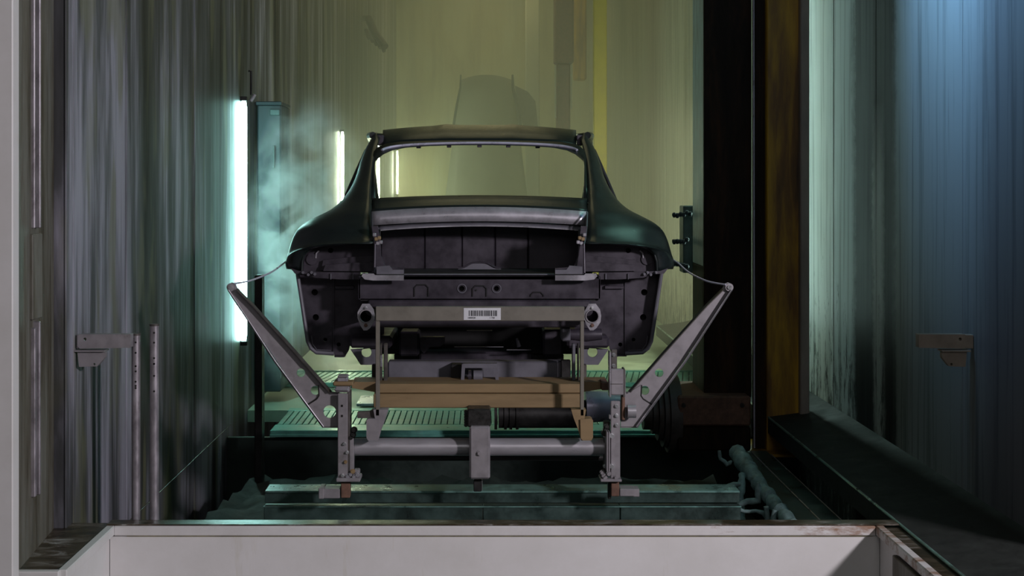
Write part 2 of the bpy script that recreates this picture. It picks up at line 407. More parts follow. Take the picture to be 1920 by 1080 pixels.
box('divider', M['stained_jamb'], tr, x1t-.002, x1t+.018, 4.0, 4.78, -.1, Z(1040, 4.78), .003)
box('tray_floor', M['cream_paint'], tr, x0t-.02, x1t+.02, 3.4, 5.0, -.115, -.1, 0)
ld = tag(box('side_ledge', M['wet_grime'], None, -1.70, x0t-.034, 4.432, 5.06, ZT-.03, ZT-.006, .003), 'grimy wet brown ledge between the left jamb and the cream tray', 'ledge')

# ------------------------------------------------------------------ cross beams of the pit
cb = empty('tank_wall', (0, 5.75, 0), 'wet teal-lit steel cross wall of the pit behind the tray, with a flat top', 'tank wall')
zt = ZC-1.372
xa, xb = X(498, 5.75), X(1385, 5.75)
box('top_flange', M['ledge_steel'], cb, xa, xb, 5.72, 5.85, zt-.01, zt, .003)
box('web', M['pit_steel'], cb, xa, xb, 5.73, 5.74, zt-.055, zt-.01, .002)
sx_ = [xa, X(905, 5.75), X(1160, 5.75), xb]
for a, b_ in zip(sx_[:-1], sx_[1:]):
    box('panel', M['pit_steel'], cb, a+.002, b_-.002, 5.69, 5.74, -.45, zt-.06, .003)
box('rim_bar', M['ledge_steel'], cb, xa, xb, 5.685, 5.70, zt-.066, zt-.060, .002)
# rocky wet sludge bank behind, seen dark under the tube
sb = MB(); rows = []
for i in range(15):
    y = 6.0+i*.13; rows.append([(-1.4+j*.072, y, ZC-1.66-.01*i+random.uniform(-.03, .03)) for j in range(40)])
tag(sb.grid(rows).build('sludge_bed', M['sludge'], smooth=True), 'dark wet uneven sludge lying in the pit behind the cross wall', 'sludge', kind='stuff')

tag(box('trim_8', M['pit_wall'], None, XL, XR, 8.10, 8.14, -.6, LVL-.065, 0), kind='structure')
# ------------------------------------------------------------------ grated walkway behind the car
gw = empty('grated_walkway', (-.1, 8.4, LVL), 'pale teal grated metal walkway crossing the tunnel behind the car body', 'walkway')
gx0, gx1 = X(506, 8.0), X(1240, 8.0)
box('front_beam', M['grate_steel'], gw, gx0, gx1, 8.0, 8.20, LVL-.035, LVL+.0, .004)
box('front_rail', M['grate_steel'], gw, gx0, gx1, 7.985, 8.0, LVL-.04, LVL-.022, .003)
box('rear_beam', M['grate_steel'], gw, gx0, gx1, 8.705, 8.81, LVL-.035, LVL+.0, .004)
box('under_tray', M['ledge_steel'], gw, gx0, gx1, 8.20, 8.76, LVL-.06, LVL-.045, 0)
bar = None; n = 60
for i in range(n):
    xx = gx0+.03+(gx1-gx0-.06)*i/(n-1)
    if bar is None:
        bar = MB().box(-.017, .017, -.246, .246, -.03, .0, .002)
        b0 = bar.build('grate_bar', M['grate_steel']); bar = b0
        o = b0
    else:
        o = bpy.data.objects.new('grate_bar', bar.data); col.objects.link(o)
    o.parent = gw; o.location = Vector((xx, 8.453, LVL))-gw.location
for i in range(5):
    box('cross_bar', M['grate_steel'], gw, gx0+.02, gx1-.02, 8.25+.10*i, 8.26+.10*i, LVL-.032, LVL-.005, .001)
g2 = empty('rear_grating', (-.1, 10.1, LVL), 'farther strip of pale slatted grating seen beyond the grated walkway', 'grating')
box('front_beam', M['grate_steel'], g2, XL+.02, XR-.02, 9.80, 9.84, LVL-.015, LVL+.02, .004)
box('rear_beam', M['grate_steel'], g2, XL+.02, XR-.02, 10.42, 10.46, LVL-.015, LVL+.02, .004)
b1 = None
for i in range(70):
    if b1 is None: b1 = o = MB().box(-.02, .02, -.29, .29, -.015, .012, .002).build('grate_bar', M['grate_steel'])
    else: o = bpy.data.objects.new('grate_bar', b1.data); col.objects.link(o)
    o.parent = g2; o.location = Vector((-1.56+i*.0503, 10.13, LVL))-g2.location; o.rotation_euler.z = R(-9)
wp = tag(box('glint_plate', M['bare_metal'], None, X(655, 8.4), X(705, 8.4), 8.86, 9.2, LVL-.0, LVL+.02, .004), 'pale plate standing in for a wet floor glint behind the grated walkway left of the carrier', 'plate')  # added plate, a bright glint of the wet floor put into shape

# ------------------------------------------------------------------ tube lamps
def lamp(y, z0, z1, label, mat, x=XL+.10, r=.019, bracket=True):
    t = empty('tube_lamp', (x, y, z0), label, 'lamp', 'upright tube lamps along the left wall' if x < 0 else None)
    MB().tube([(x, y, z0), (x, y, z0+.05), (x, y, z1-.05), (x, y, z1)], [r*.7, r, r, r*.7], 14).build('tube', mat, t, smooth=True)
    s = -1 if x < 0 else 1
    box('end_cap', M['dark_steel'], t, x-r*1.2, x+r*1.2, y-r, y+r, z1, z1+.03, .003)
    box('end_cap', M['dark_steel'], t, x-r*1.2, x+r*1.2, y-r, y+r, z0-.03, z0, .003)
    box('back_rail', M['dark_steel'], t, x+s*.045, x+s*.075, y-.015, y+.015, z0-.03, z1+.03, .003)
    for zz in (z0-.015, z1+.015): box('bracket', M['dark_steel'], t, x+s*.02, x+s*.09, y-.01, y+.01, zz-.01, zz+.01, .002)
    return t
t1 = lamp(8.57, ZC-1.05, ZC+.555, 'nearest and brightest upright tube lamp on the left wall', M['tube_teal'], x=X(457, 8.57), r=.022)
MB().tube([W(466, 133, 8.6), W(471, 134, 8.6), W(471, 178, 8.57)], .008, 8).build('conduit', M['dark_steel'], t1)
MB().tube([W(470, 190, 8.5), W(478, 177, 8.5)], .012, 8).build('fitting', M['bare_metal'], t1)
lamp(14.5, ZC-1.0, ZC+.59, 'second upright tube lamp from the front, just left of the car roof', M['tube_green'], x=X(642, 14.5), r=.016)
lamp(19.7, ZC-1.0, ZC+.62, 'third tube lamp, seen at the left edge of the rear window opening', M['tube_green'], x=X(710, 19.7), r=.013)
t4 = lamp(23.3, ZC-.18, ZC+.60, 'upper tube lamp farthest back, seen through the rear window opening', M['tube_green'], x=X(745, 23.3), r=.016)
t5 = lamp(23.3, ZC-1.0, ZC-.24, 'lower tube lamp farthest back, below the upper one in the window opening', M['tube_green'], x=X(745, 23.3), r=.016)
lamp(8.3, ZC-.9, ZC+1.5, 'tube lamp on the right wall mostly hidden behind the ochre column', M['tube_mid'], x=1.81)
lamp(9.3, ZC-1.3, ZC-.66, 'short dim tube lamp behind the dark post left of the carrier arm', M['tube_dim'], x=X(496, 9.3), r=.012)

# dark upright cabinet behind the first lamp
ub = empty('wall_cabinet', (-1.5, 9.2, LVL), 'tall dark blue-grey cabinet on the left wall right of the nearest tube lamp', 'cabinet')
pbox('housing', M['blue_panel'], ub, 482, 527, 196, 735, 9.1, 9.5, .01)
pbox('cap', M['blue_panel'], ub, 479, 528, 190, 197, 9.08, 9.5, .006)
pbox('vent_plate', M['teal_box'], ub, 506, 524, 205, 216, 9.07, 9.1, .004)
pbox('door_handle', M['teal_box'], ub, 511, 514, 272, 315, 9.06, 9.1, .004)
dp = tag(pbox('dark_post', M['dark_steel'], None, 477, 491, 516, 990, 7.7, 7.8, .006), 'dark square upright post in the pit behind the left carrier arm', 'post')

# ------------------------------------------------------------------ two galvanised pipes and brackets, left
for (px0, px1, py, d, lab) in ((247, 263, 627, 5.15, 'galvanised steel pipe standing beside the left wall bracket, with pits in its skin'),
                               (281, 298, 609, 5.15, 'taller darker speckled steel pipe standing right of the bracket pipe')):
    t = empty('standing_pipe', W((px0+px1)/2, 985, d), lab, 'pipe')
    r = (px1-px0)/2*d/2400; c = (px0+px1)/2
    MB().tube([(X(c, d), d, -.4), (X(c, d), d, Z(py, d))], r, 18).build('shaft', M['pipe_galv'], t, smooth=True)
    MB().tube([(X(c, d), d, Z(py, d)-.004), (X(c, d), d, Z(py-2, d))], r*1.08, 18).build('cap', M['skid_dark'], t, smooth=True)
    for k in range(7):
        zz = Z(py+14+k*random.uniform(9, 30), d)
        MB().tube([(X(c, d)+r*.2, d-r*.93, zz), (X(c, d)+r*.2, d-r*1.05, zz)], .004, 7).build('pit_mark', M['gum_and_shadow'], t)
def bracket(pxs, sgn, d, mat, lab):
    t = empty('wall_bracket', W(pxs[0], 640, d), lab, 'bracket')
    a, b_ = pxs
    P = lambda px: a+(px-145)/(245-145)*(b_-a)
    plate('arm', mat, t, [(P(145), 630), (P(149), 627), (P(245), 627), (P(245), 652), (P(150), 654), (P(145), 650)], [(P(159), 636, 3)], d, .04, .003)
    plate('gusset', mat, t, [(P(145), 660), (P(196), 660), (P(196), 671), (P(182), 687), (P(148), 688)], [(P(177), 683, 2.2)], d+.005, .03, .003)
    pbox('seam_plate', mat, t, min(P(136), P(196)), max(P(136), P(196)), 657, 660, d-.01, d+.05, .001)
    xw = XL+.004 if sgn < 0 else XR-.004
    box('foot_plate', mat, t, X(P(147), d), xw, d+.005, d+.035, Z(654, d), Z(628, d), .002)
bracket((145, 245), -1, 5.085, M['skid_steel'], 'grey steel bracket reaching from the left wall to the standing pipe')
bracket((1813, 1723), 1, 5.2, M['bracket_warm_lit'], 'steel bracket on the dark right wall, coloured tan for the warm dim light on it')

# ------------------------------------------------------------------ right: columns, rotary drive
dc = empty('dark_column', (1.4, 7.6, LVL), 'broad dark brown steel column right of the car body', 'column')
box('front_plate', M['dark_column'], dc, X(1320, 7.4), X(1409, 7.4), 7.4, 7.43, Z(745, 7.4), ZC+3.4, .004)
box('side_plate', M['teal_lit_plate'], dc, X(1320, 7.4), X(1320, 7.4)+.02, 7.43, 7.80, Z(500, 7.4), ZC+3.4, .004)
box('side_plate', M['dark_column'], dc, X(1320, 7.4), X(1320, 7.4)+.02, 7.43, 7.80, Z(745, 7.4), Z(501, 7.4), .004)
box('web', M['dark_column'], dc, X(1360, 7.4), X(1366, 7.4), 7.43, 7.8, Z(745, 7.4), ZC+3.4, .004)
oc = empty('ochre_column', (1.7, 7.4, LVL), 'rusty ochre painted steel column right of the dark column', 'column')
box('web', M['dark_column'], oc, X(1415, 7.35), X(1441, 7.35), 7.35, 7.42, Z(846, 7.35), ZC+3.4, .004)
box('face_plate', M['ochre_column'], oc, X(1438, 7.3), X(1502, 7.3), 7.3, 7.36, Z(846, 7.3), ZC+3.4, .006)
box('flange', M['grey_flange'], oc, X(1501, 7.25), X(1518, 7.25), 7.25, 7.62, Z(846, 7.25), ZC+3.4, .006)
box('base_plate', M['ochre_column'], oc, X(1412, 7.2), X(1528, 7.2), 7.2, 7.65, Z(858, 7.2), Z(852, 7.2), .004)
MB().tube([(X(1413, 7.36), 7.34, Z(840, 7.34)), (X(1412, 7.34), 7.34, ZC+3.4)], .005, 8).build('edge_bead', M['trim_metal'], oc, smooth=True)
rd = empty('rotary_drive', (1.2, 7.5, LVL+.1), 'dark rotary drive with shaft and ringed flange behind the right carrier arm', 'machine')
box('gear_housing', M['dark_column'], rd, X(1270, 7.3), X(1408, 7.3), 7.3, 7.85, Z(846, 7.3), Z(800, 7.3), .01)
box('housing_cover', M['rust_foot'], rd, X(1272, 7.28), X(1408, 7.28), 7.28, 7.85, Z(799, 7.28), Z(743, 7.28), .01)
def xcyl(name, mat, par, px0, px1, py, rpx0, rpx1, d, n=28):
    a, b_ = W(px0, py, d), W(px1, py, d)
    return MB().tube([a, b_], [rpx0*d/2400, rpx1*d/2400], n).build(name, mat, par, smooth=True)
for px0, px1, r in ((1205, 1220, 30), (1221, 1230, 38), (1231, 1239, 50), (1240, 1248, 62), (1249, 1270, 72)):
    xcyl('flange_ring', M['skid_dark'], rd, px0, px1, 775, r, r, 7.5)
xcyl('motor', M['dark_steel'], rd, 935, 1098, 776, 26, 26, 7.5)
xcyl('shaft', M['trim_metal'], rd, 1098, 1205, 762, 30, 24, 7.5)
for px in (930, 948, 958, 970): xcyl('motor_ring', M['dark_steel'], rd, px-3, px+2, 776, 29, 29, 7.5)
for k in range(2): bolt(rd, 1282+k*110, 760, 7.27, .009, M['dark_steel'])

nz = empty('spray_manifold', W(1290, 450, 7.9), 'dark teal spray manifold with clustered nozzles on the left side of the dark column', 'spray nozzle')
pbox('manifold_box', M['teal_box'], nz, 1281, 1306, 386, 512, 7.95, 8.1, .005)
for py, n_ in ((402, 6), (451, 5), (497, 5)):
    for k in range(n_):
        p = W(1264+k*6, py+random.uniform(-3, 3), 7.85)
        MB().tube([p+Vector((-.012, 0, 0)), p-Vector((.006, 0, 0)), p+Vector((.006, 0, 0)), p+Vector((.014, 0, 0))], [.006, .016, .016, .006], 8).build('nozzle', M['blue_panel'], nz)
    MB().tube([W(1262, py, 7.87), W(1290, py, 8.0)], .008, 8).build('feed_pipe', M['teal_box'], nz)

# ------------------------------------------------------------------ rails and crusted frame, lower right
rl = empty('guide_rail', (1.55, 6, ZC-1.5), 'dark steel guide rail with two thin bright edges running back at lower right', 'rail')
box('rail_bed', M['pit_steel'], rl, 1.40, 1.60, 5.08, 7.2, ZC-1.54, ZC-1.50, .004)
MB().tube([(1.502, 5.1, ZC-1.497), (1.502, 7.15, ZC-1.497)], .0035, 6).build('bright_edge', M['bare_metal'], rl)  # thin lighter lines along the rail edges
MB().tube([(1.60, 5.1, ZC-1.499), (1.60, 7.1, ZC-1.499)], .003, 6).build('bright_edge', M['pipe_galv'], rl)
cf = empty('crusted_frame', W(1400, 980, 5.6), 'pale teal crust-covered frame with dripping lumps beside the guide rail', 'frame')
def lumpy(name, pts, rpx, par=cf):
    out = []; rs = []
    for i in range(len(pts)-1):
        a = W(*pts[i]); b_ = W(*pts[i+1]); k = max(2, int((b_-a).length/.025))
        for j in range(k):
            out.append(a.lerp(b_, j/k)+Vector([random.uniform(-.004, .004) for _ in range(3)])); d = a.lerp(b_, j/k).y
            rs.append((rpx[i]+(rpx[i+1]-rpx[i])*j/k)*d/2400*random.uniform(.8, 1.25))
    out.append(W(*pts[-1])); rs.append(rpx[-1]*.6*pts[-1][2]/2400)
    MB().tube(out, rs, 10).build(name, M['drip_crust'], par, smooth=True)
lumpy('sloping_bar', [(1382, 850, 6.8), (1412, 890, 6.4), (1446, 936, 6.0), (1490, 990, 5.6)], [16, 13, 12, 13])
lumpy('post', [(1391, 890, 6.4), (1390, 930, 6.3), (1392, 1000, 6.2)], [7, 6, 10])
lumpy('drip_arm', [(1356, 918, 6.3), (1366, 911, 6.3), (1388, 908, 6.3)], [4, 5, 6])
lumpy('drip_arm', [(1380, 950, 6.1), (1400, 940, 6.1), (1420, 938, 6.1), (1421, 905, 6.1)], [4, 6, 6, 5])
lumpy('drip_arm', [(1376, 950, 6.0), (1395, 958, 6.0), (1430, 960, 6.0), (1445, 975, 6.0)], [4, 4, 4, 6])
lumpy('drip_arm', [(1437, 950, 5.9), (1440, 990, 5.9)], [5, 6])
lumpy('drip_arm', [(1452, 955, 5.8), (1450, 990, 5.8)], [5, 7])
lumpy('hook', [(1350, 846, 6.6), (1352, 862, 6.6), (1362, 870, 6.6), (1372, 864, 6.6)], [3, 3, 4, 3])
lumpy('stub', [(1366, 990, 5.9), (1366, 970, 5.9)], [6, 6])

# ------------------------------------------------------------------ far end of the tunnel
yp = tag(box('yellow_post', M['yellow_paint'], None, X(1113, 13), X(1138, 13), 13, 13.1, LVL, ZC+3.6, .01), 'tall bright yellow post standing in the hazy tunnel behind the car', 'post')
hd = empty('hanging_duct', (X(1058, 16), 16, ZC+2), 'dark stepped duct hanging in the haze left of the yellow post', 'duct')
box('upper_casing', M['rust_foot'], hd, X(1040, 16), X(1076, 16), 16, 16.3, Z(118, 16), ZC+3.7, .02)
box('lower_casing', M['rust_foot'], hd, X(1044, 16), X(1070, 16), 16.05, 16.25, Z(250, 16), Z(118, 16), .02)
box('edge_strip', M['far_panel'], hd, X(1070, 16), X(1073, 16), 16, 16.05, Z(205, 16), Z(122, 16), .004)
box('edge_strip', M['far_panel'], hd, X(1040, 16), X(1043, 16), 16, 16.05, Z(222, 16), Z(122, 16), .004)
wd = tag(box('pale_curtain', M['far_panel'], None, X(985, 22), X(1012, 22), 22, 22.06, LVL, ZC+3.7, .02), 'pale narrow upright panel in the haze left of the hanging duct', 'panel')
oc2 = tag(box('rust_post', M['ochre_column'], None, X(1076, 17.5), X(1100, 17.5), 17.5, 17.7, Z(150, 17.5), ZC+3.7, .02), 'short ochre post in the haze between the duct and the yellow post', 'post')
nb = empty('tipped_shell', (X(905, 20), 20, LVL), 'pale tapered car body tipped upright in the haze above the car roof', 'car body')
rows = []
for i in range(9):
    t = i/8; py = 140+(530-140)*t; hw = 47+50*t
    rows.append([W(912+hw*(j/8*2-1), py+(10 if i == 0 else 0)*(j/8*2-1)**2, 20+.18*((j/8*2-1)**2)) for j in range(9)])
MB().grid(rows).build('hood_skin', M['far_panel'], nb, smooth=True, solid=.02)
MB().tube([W(864, 140, 19.9), W(863, 165, 19.9), W(856, 200, 19.9), W(848, 250, 19.9)], [.012, .016, .02, .02], 8).build('edge_arm', M['teal_box'], nb, smooth=True)
MB().tube([W(961, 140, 19.9), W(962, 165, 19.9), W(970, 200, 19.9), W(980, 260, 19.9)], [.016, .024, .03, .03], 8).build('edge_arm', M['dark_steel'], nb, smooth=True)
plate('wing_panel', M['skid_dark'], nb, [(965, 160), (990, 172), (1004, 190), (1010, 250), (985, 250), (975, 215)], [], 20.0, .02)
# spray pipe cluster on the far left wall
sp = empty('spray_cluster', W(705, 80, 17), 'small dark spray pipe cluster high on the far left wall', 'spray nozzle')
MB().tube([W(690, 34, 17), W(702, 60, 16.8), W(722, 88, 16.6)], .05, 8).build('pipe', M['skid_dark'], sp)
MB().tube([(XL+.02, 17, ZC+2.2), W(690, 34, 17)], .04, 8).build('pipe', M['skid_dark'], sp)
for k in range(5): MB().tube([W(686+k*7, 56+k*6, 16.8), W(692+k*7, 72+k*6, 16.7)], .025, 8).build('nozzle', M['skid_dark'], sp)

# ------------------------------------------------------------------ THE CAR BODY
CX = -.014
car = empty('coupe_shell', (CX, 6.5, ZC-.8), 'dark unpainted coupe car body shell seen from behind, on the steel carrier', 'car body')
def cat(p0, p1, p2, p3, t):
    return .5*((2*p1)+(-p0+p2)*t+(2*p0-5*p1+4*p2-p3)*t*t+(-p0+3*p1-3*p2+p3)*t*t*t)
def upsample(seq, k):
    out = []
    for i in range(len(seq)-1):
        a = seq[max(i-1, 0)]; b_ = seq[i]; c = seq[i+1]; d = seq[min(i+2, len(seq)-1)]
        for j in range(k): out.append(cat(a, b_, c, d, j/k))
    out.append(seq[-1]); return out
rowsd = [((712, 259, 6.92), (706, 249, 7.0)), ((706, 283, 6.74), (689, 274, 6.92)), ((700, 305, 6.58), (677, 305, 6.78)), ((697, 335, 6.38), (668, 335, 6.62)),
    ((696, 362, 6.20), (655, 360, 6.48)), ((696, 378, 6.10), (638, 381, 6.36)), ((697, 390, 6.02), (620, 395, 6.26)), ((697, 402, 5.95), (598, 406, 6.2)),
    ((698, 415, 5.89), (575, 418, 6.15)), ((699, 430, 5.82), (559, 432, 6.12)), ((700, 445, 5.76), (550, 450, 6.1)), ((701, 456, 5.70), (545, 468, 6.1)),
    ((660, 457, 5.70), (542, 480, 6.08)), ((610, 460, 5.74), (540, 488, 6.06)), ((585, 466, 5.78), (539, 494, 6.04)), ((571, 480, 5.80), (538, 499, 6.03)), ((566, 508, 5.81), (540, 503, 6.02))]
def mirx(p): return Vector((2*CX-p.x, p.y, p.z))
inn = upsample([W(*a) for a, b_ in rowsd], 3); out = upsample([W(*b_) for a, b_ in rowsd], 3)
rows = []; NR = len(inn)
for i in range(NR):
    a, b_ = inn[i], out[i]; r_ = []
    for j in range(13):
        t = j/12
        tt = math.sin(t*PI/2)                      # lateral
        dd = 1-math.cos(t*PI/2)
        bul = .25*math.sin(PI*tt)*.12
        r_.append(Vector((a.x+(b_.x-a.x)*tt, a.y+(b_.y-a.y)*dd, a.z+(b_.z-a.z)*(.5*tt+.5*dd)+bul*(b_.y-a.y))))
    # continue forward along the side
    k = i/3
    if k < 5:
        n_ = Vector((-.004 if k > 1 else 0, .14, 0))
        r_ += [b_+Vector((.01, .07, 0)), b_+Vector((.03, .13+.03*k, 0))]
    else:
        tq = (k-5)/11
        r_ += [b_.lerp(Vector((CX-(.70+.15*tq**.6), 6.75, ZC-.10-.29*tq)), f) for f in (.35, 1)]
    rows.append(r_)
for m_ in (0, 1):
    rr = rows if not m_ else [[mirx(p) for p in r_] for r_ in rows]
    q = MB().grid(rr).build('quarter_panel', M['body_paint'], car, smooth=True, solid=.006)
# doors, front wings and sills running forward
def sidecol(y, t):
    "section of the body side at distance y, t = 0 belt .. 1 door bottom"
    w_ = .80 if y < 8.6 else .80-.10*((y-8.6)/1.3)**2
    zt_ = -.10 if y < 8.2 else -.10-.14*((y-8.2)/1.7)
    return Vector((CX-(w_-.10*(1-t)**1.6+.05*math.sin(PI*min(1, t))), y, ZC+zt_-(.68+zt_+.10 if t > 1 else .55)*t*1.0))
for s in (0, 1):
    f = (lambda p: mirx(p)) if s else (lambda p: p)
    ys = [6.76+.08*i for i in range(15)]
    MB().grid([[f(sidecol(y, j/8)) for y in ys] for j in range(9)]).build('door', M['body_paint'], car, smooth=True, solid=.01)
    ys = [7.90+.1*i for i in range(20)]
    MB().grid([[f(sidecol(y, j/8) if y < 8.3 or y > 9.2 or j < 5 else sidecol(y, 5/8)) for y in ys] for j in range(9)]).build('front_wing', M['body_paint'], car, smooth=True, solid=.008)
    MB().grid([[f(Vector((CX-.82, y, ZC-.66))) for y in (6.9, 8.2)], [f(Vector((CX-.84, y, ZC-.72))) for y in (6.9, 8.2)], [f(Vector((CX-.78, y, ZC-.80))) for y in (6.9, 8.2)], [f(Vector((CX-.6, y, ZC-.80))) for y in (6.9, 8.2)]]).build('sill', M['body_paint'], car, smooth=True, solid=.008)
    # inner wheel house, front screen pillar, door window frame behind the quarter glass opening
    MB().tube([f(Vector((CX-.69, 8.35, ZC-.10))), f(Vector((CX-.685, 8.0, ZC+.10))), f(Vector((CX-.655, 7.72, ZC+.255)))], [.03, .024, .022], 8).build('screen_pillar', M['body_paint'], car, smooth=True)
    MB().tube([f(Vector((CX-.655, 7.72, ZC+.255))), f(Vector((CX-.63, 7.3, ZC+.275))), f(Vector((CX-.585, 6.98, ZC+.265)))], .02, 8).build('roof_rail', M['body_paint'], car, smooth=True)
    MB().tube([f(W(645, 376, 6.6)), f(W(653, 357, 6.68)), f(W(663, 334, 6.76)), f(W(673, 311, 6.86)), f(W(686, 282, 7.0))], .009, 8).build('window_frame', M['body_inner'], car, smooth=True)
MB().grid([[Vector((CX+(j/10*2-1)*(.72-.1*(i/6)**2), 8.3+1.5*i/6, ZC-.13-.22*(i/6)**2+.03*math.cos((j/10*2-1)*PI/2))) for j in range(11)] for i in range(7)]).build('front_hood', M['body_paint'], car, smooth=True, solid=.008)
MB().grid([[Vector((CX+(j/10*2-1)*.66, 9.8+.12*math.sin(i/4*PI), ZC-.33-.45*i/4)) for j in range(11)] for i in range(5)]).build('nose_panel', M['body_paint'], car, smooth=True, solid=.008)
box('floor_pan', M['body_inner'], car, CX-.62, CX+.62, 6.3, 9.6, ZC-.79, ZC-.77, .004)
box('scuttle', M['body_inner'], car, CX-.66, CX+.66, 8.30, 8.36, ZC-.45, ZC-.135, .01)

# roof skin, with two slight ridges and a rear edge above the window
def topx(px): 
    t = (px-899)/181
    return 235.5+9.5*abs(t)**2.3
def wintop(px):
    t = abs(px-899)/190
    return 266+3.2*t*t+12*max(0, t-.75)**1.6*8
rows = []
NJ = 37
for i in range(9):
    t = i/8; r_ = []
    for j in range(NJ):
        px = 718+(1080-718)*j/(NJ-1)
        lo, hi = wintop(px), topx(px)
        rid = -2.1*(math.exp(-((px-837)/16)**2)+math.exp(-((px-961)/16)**2))
        r_.append(W(px, lo+(hi+rid-lo)*math.sin(t*PI/2), 6.88+.44*(.5*t+.5*(1-math.cos(t*PI/2)))))
    rows.append(r_)
last = rows[-1]
for k in (1, 2, 3): rows.append([Vector((CX+(p.x-CX)*(1+.015*k), p.y+.15*k, p.z-.006*k*k)) for p in last])
MB().grid(rows).build('roof', M['body_paint'], car, smooth=True, solid=.008)
for s in (0, 1):
    pts = [W(706, 255, 6.98), W(719, 251.5, 6.99)]
    a, b_ = X(706, 6.98), X(720, 6.98)
    if s: a, b_ = 2*CX-b_, 2*CX-a
    box('drip_channel', M['body_inner'], car, a, b_, 6.93, 7.7, Z(272, 6.93), Z(253, 6.93), .003)
# rear window frame : trim bar on top, flange all round
trm = [(705, 300), (708, 289), (716, 281.5), (728, 277), (750, 273.3), (790, 270.4), (845, 268.6), (899, 268)]
trm = trm+[(mir(a), b_) for a, b_ in trm[:-1][::-1]]
def td(py): return 6.86-(py-268)*.0068
pts = upsample([W(a, b_, td(b_)-.05) for a, b_ in trm], 3)
MB().tube(pts[6:-6], .0075, 8).build('window_trim', M['trim_metal'], car, smooth=True)
loop_in = [(704, 372), (702.5, 340), (702, 312), (703, 303), (709, 297), (719, 289), (735, 281.5), (760, 276.6), (800, 273.6), (850, 272), (899, 271.5)]
loop_out = [(697, 378), (696, 345), (697, 315), (698, 297), (701, 284), (709, 276), (722, 270), (750, 266.5), (800, 264.5), (850, 264), (899, 264)]
li = loop_in+[(mir(a), b_) for a, b_ in loop_in[:-1][::-1]]; lo = loop_out+[(mir(a), b_) for a, b_ in loop_out[:-1][::-1]]
def wd_(py): return 6.12+(378-py)/114*.72
MB().grid([[W(a, b_, wd_(b_)) for a, b_ in lo], [W(a, b_, wd_(b_)+.004) for a, b_ in li], [W(a, b_, wd_(b_)+.035) for a, b_ in li]]).build('window_flange', M['body_paint'], car, smooth=True, solid=.004)
for px in (735, 785, 842, 899, 953, 1008, 1062):
    p = W(px, (273.5+abs(px-899)**2/190**2*5), 6.82); MB().box(p.x-.012, p.x+.012, p.y-.01, p.y+.01, p.z-.008, p.z+.004, .002).build('clip', M['body_inner'], car)
# deck below the window
def arch(py_mid, drop, px): return py_mid+drop*((px-899)/204)**2
rows = []
for i in range(6):
    t = i/5
    rows.append([W(px, arch(367+21*t, 6+3*t, px), 6.14-.17*t+.02*math.sin(PI*t)) for px in [697+404*j/24 for j in range(25)]])
MB().grid(rows).build('rear_deck', M['body_paint'], car, smooth=True, solid=.006)
# bare hinge panel and its folded lip
rows = []
for i, (t, dd) in enumerate(((0, 5.965), (.5, 5.955), (1, 5.95), (1.03, 5.975), (1.25, 5.98))):
    rows.append([W(px, arch(388+27*t, 9-1*t, px), dd) for px in [697+404*j/24 for j in range(25)]])
MB().grid(rows[:3]).build('hinge_panel', M['bare_metal'], car, smooth=True, solid=.004)
MB().grid([[W(px, arch(416.5, 9, px), 5.975) for px in [700+398*j/24 for j in range(25)]], [W(px, arch(423, 10, px), 5.955) for px in [706+386*j/24 for j in range(25)]]]).build('folded_lip', M['grey_member'], car, smooth=True, solid=.004)
MB().tube([W(px, arch(423.5, 10, px), 5.95) for px in [712+374*j/24 for j in range(25)]], .0035, 6).build('lip_bead', M['bare_metal'], car, smooth=True)
# engine bay: firewall of upright pressed fields, floor gutter, side rails
ew = []
xs = [714, 796, 866, 928, 990, 1086]
for a, b_ in zip(xs[:-1], xs[1:]):
    me = MB().box(X(a+.5, 6.2), X(b_-.5, 6.2), 6.195, 6.22, Z(508, 6.2), Z(418, 6.2), .005)
    me.build('bay_panel', M['body_inner'], car)
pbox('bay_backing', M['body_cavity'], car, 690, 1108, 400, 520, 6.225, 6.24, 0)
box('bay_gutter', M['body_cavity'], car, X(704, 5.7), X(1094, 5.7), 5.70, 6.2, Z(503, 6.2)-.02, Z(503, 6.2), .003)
pts = [W(px, 502-10*math.exp(-((px-899)/24)**4), 5.98) for px in range(858, 942, 3)]
MB().tube(pts, .004, 6).build('stiffener_bead', M['body_inner'], car, smooth=True)
plate('stiffener', M['grey_member'], car, [(858, 505), (872, 499), (882, 494), (916, 494), (926, 498), (940, 505)], [], 5.985, .01)
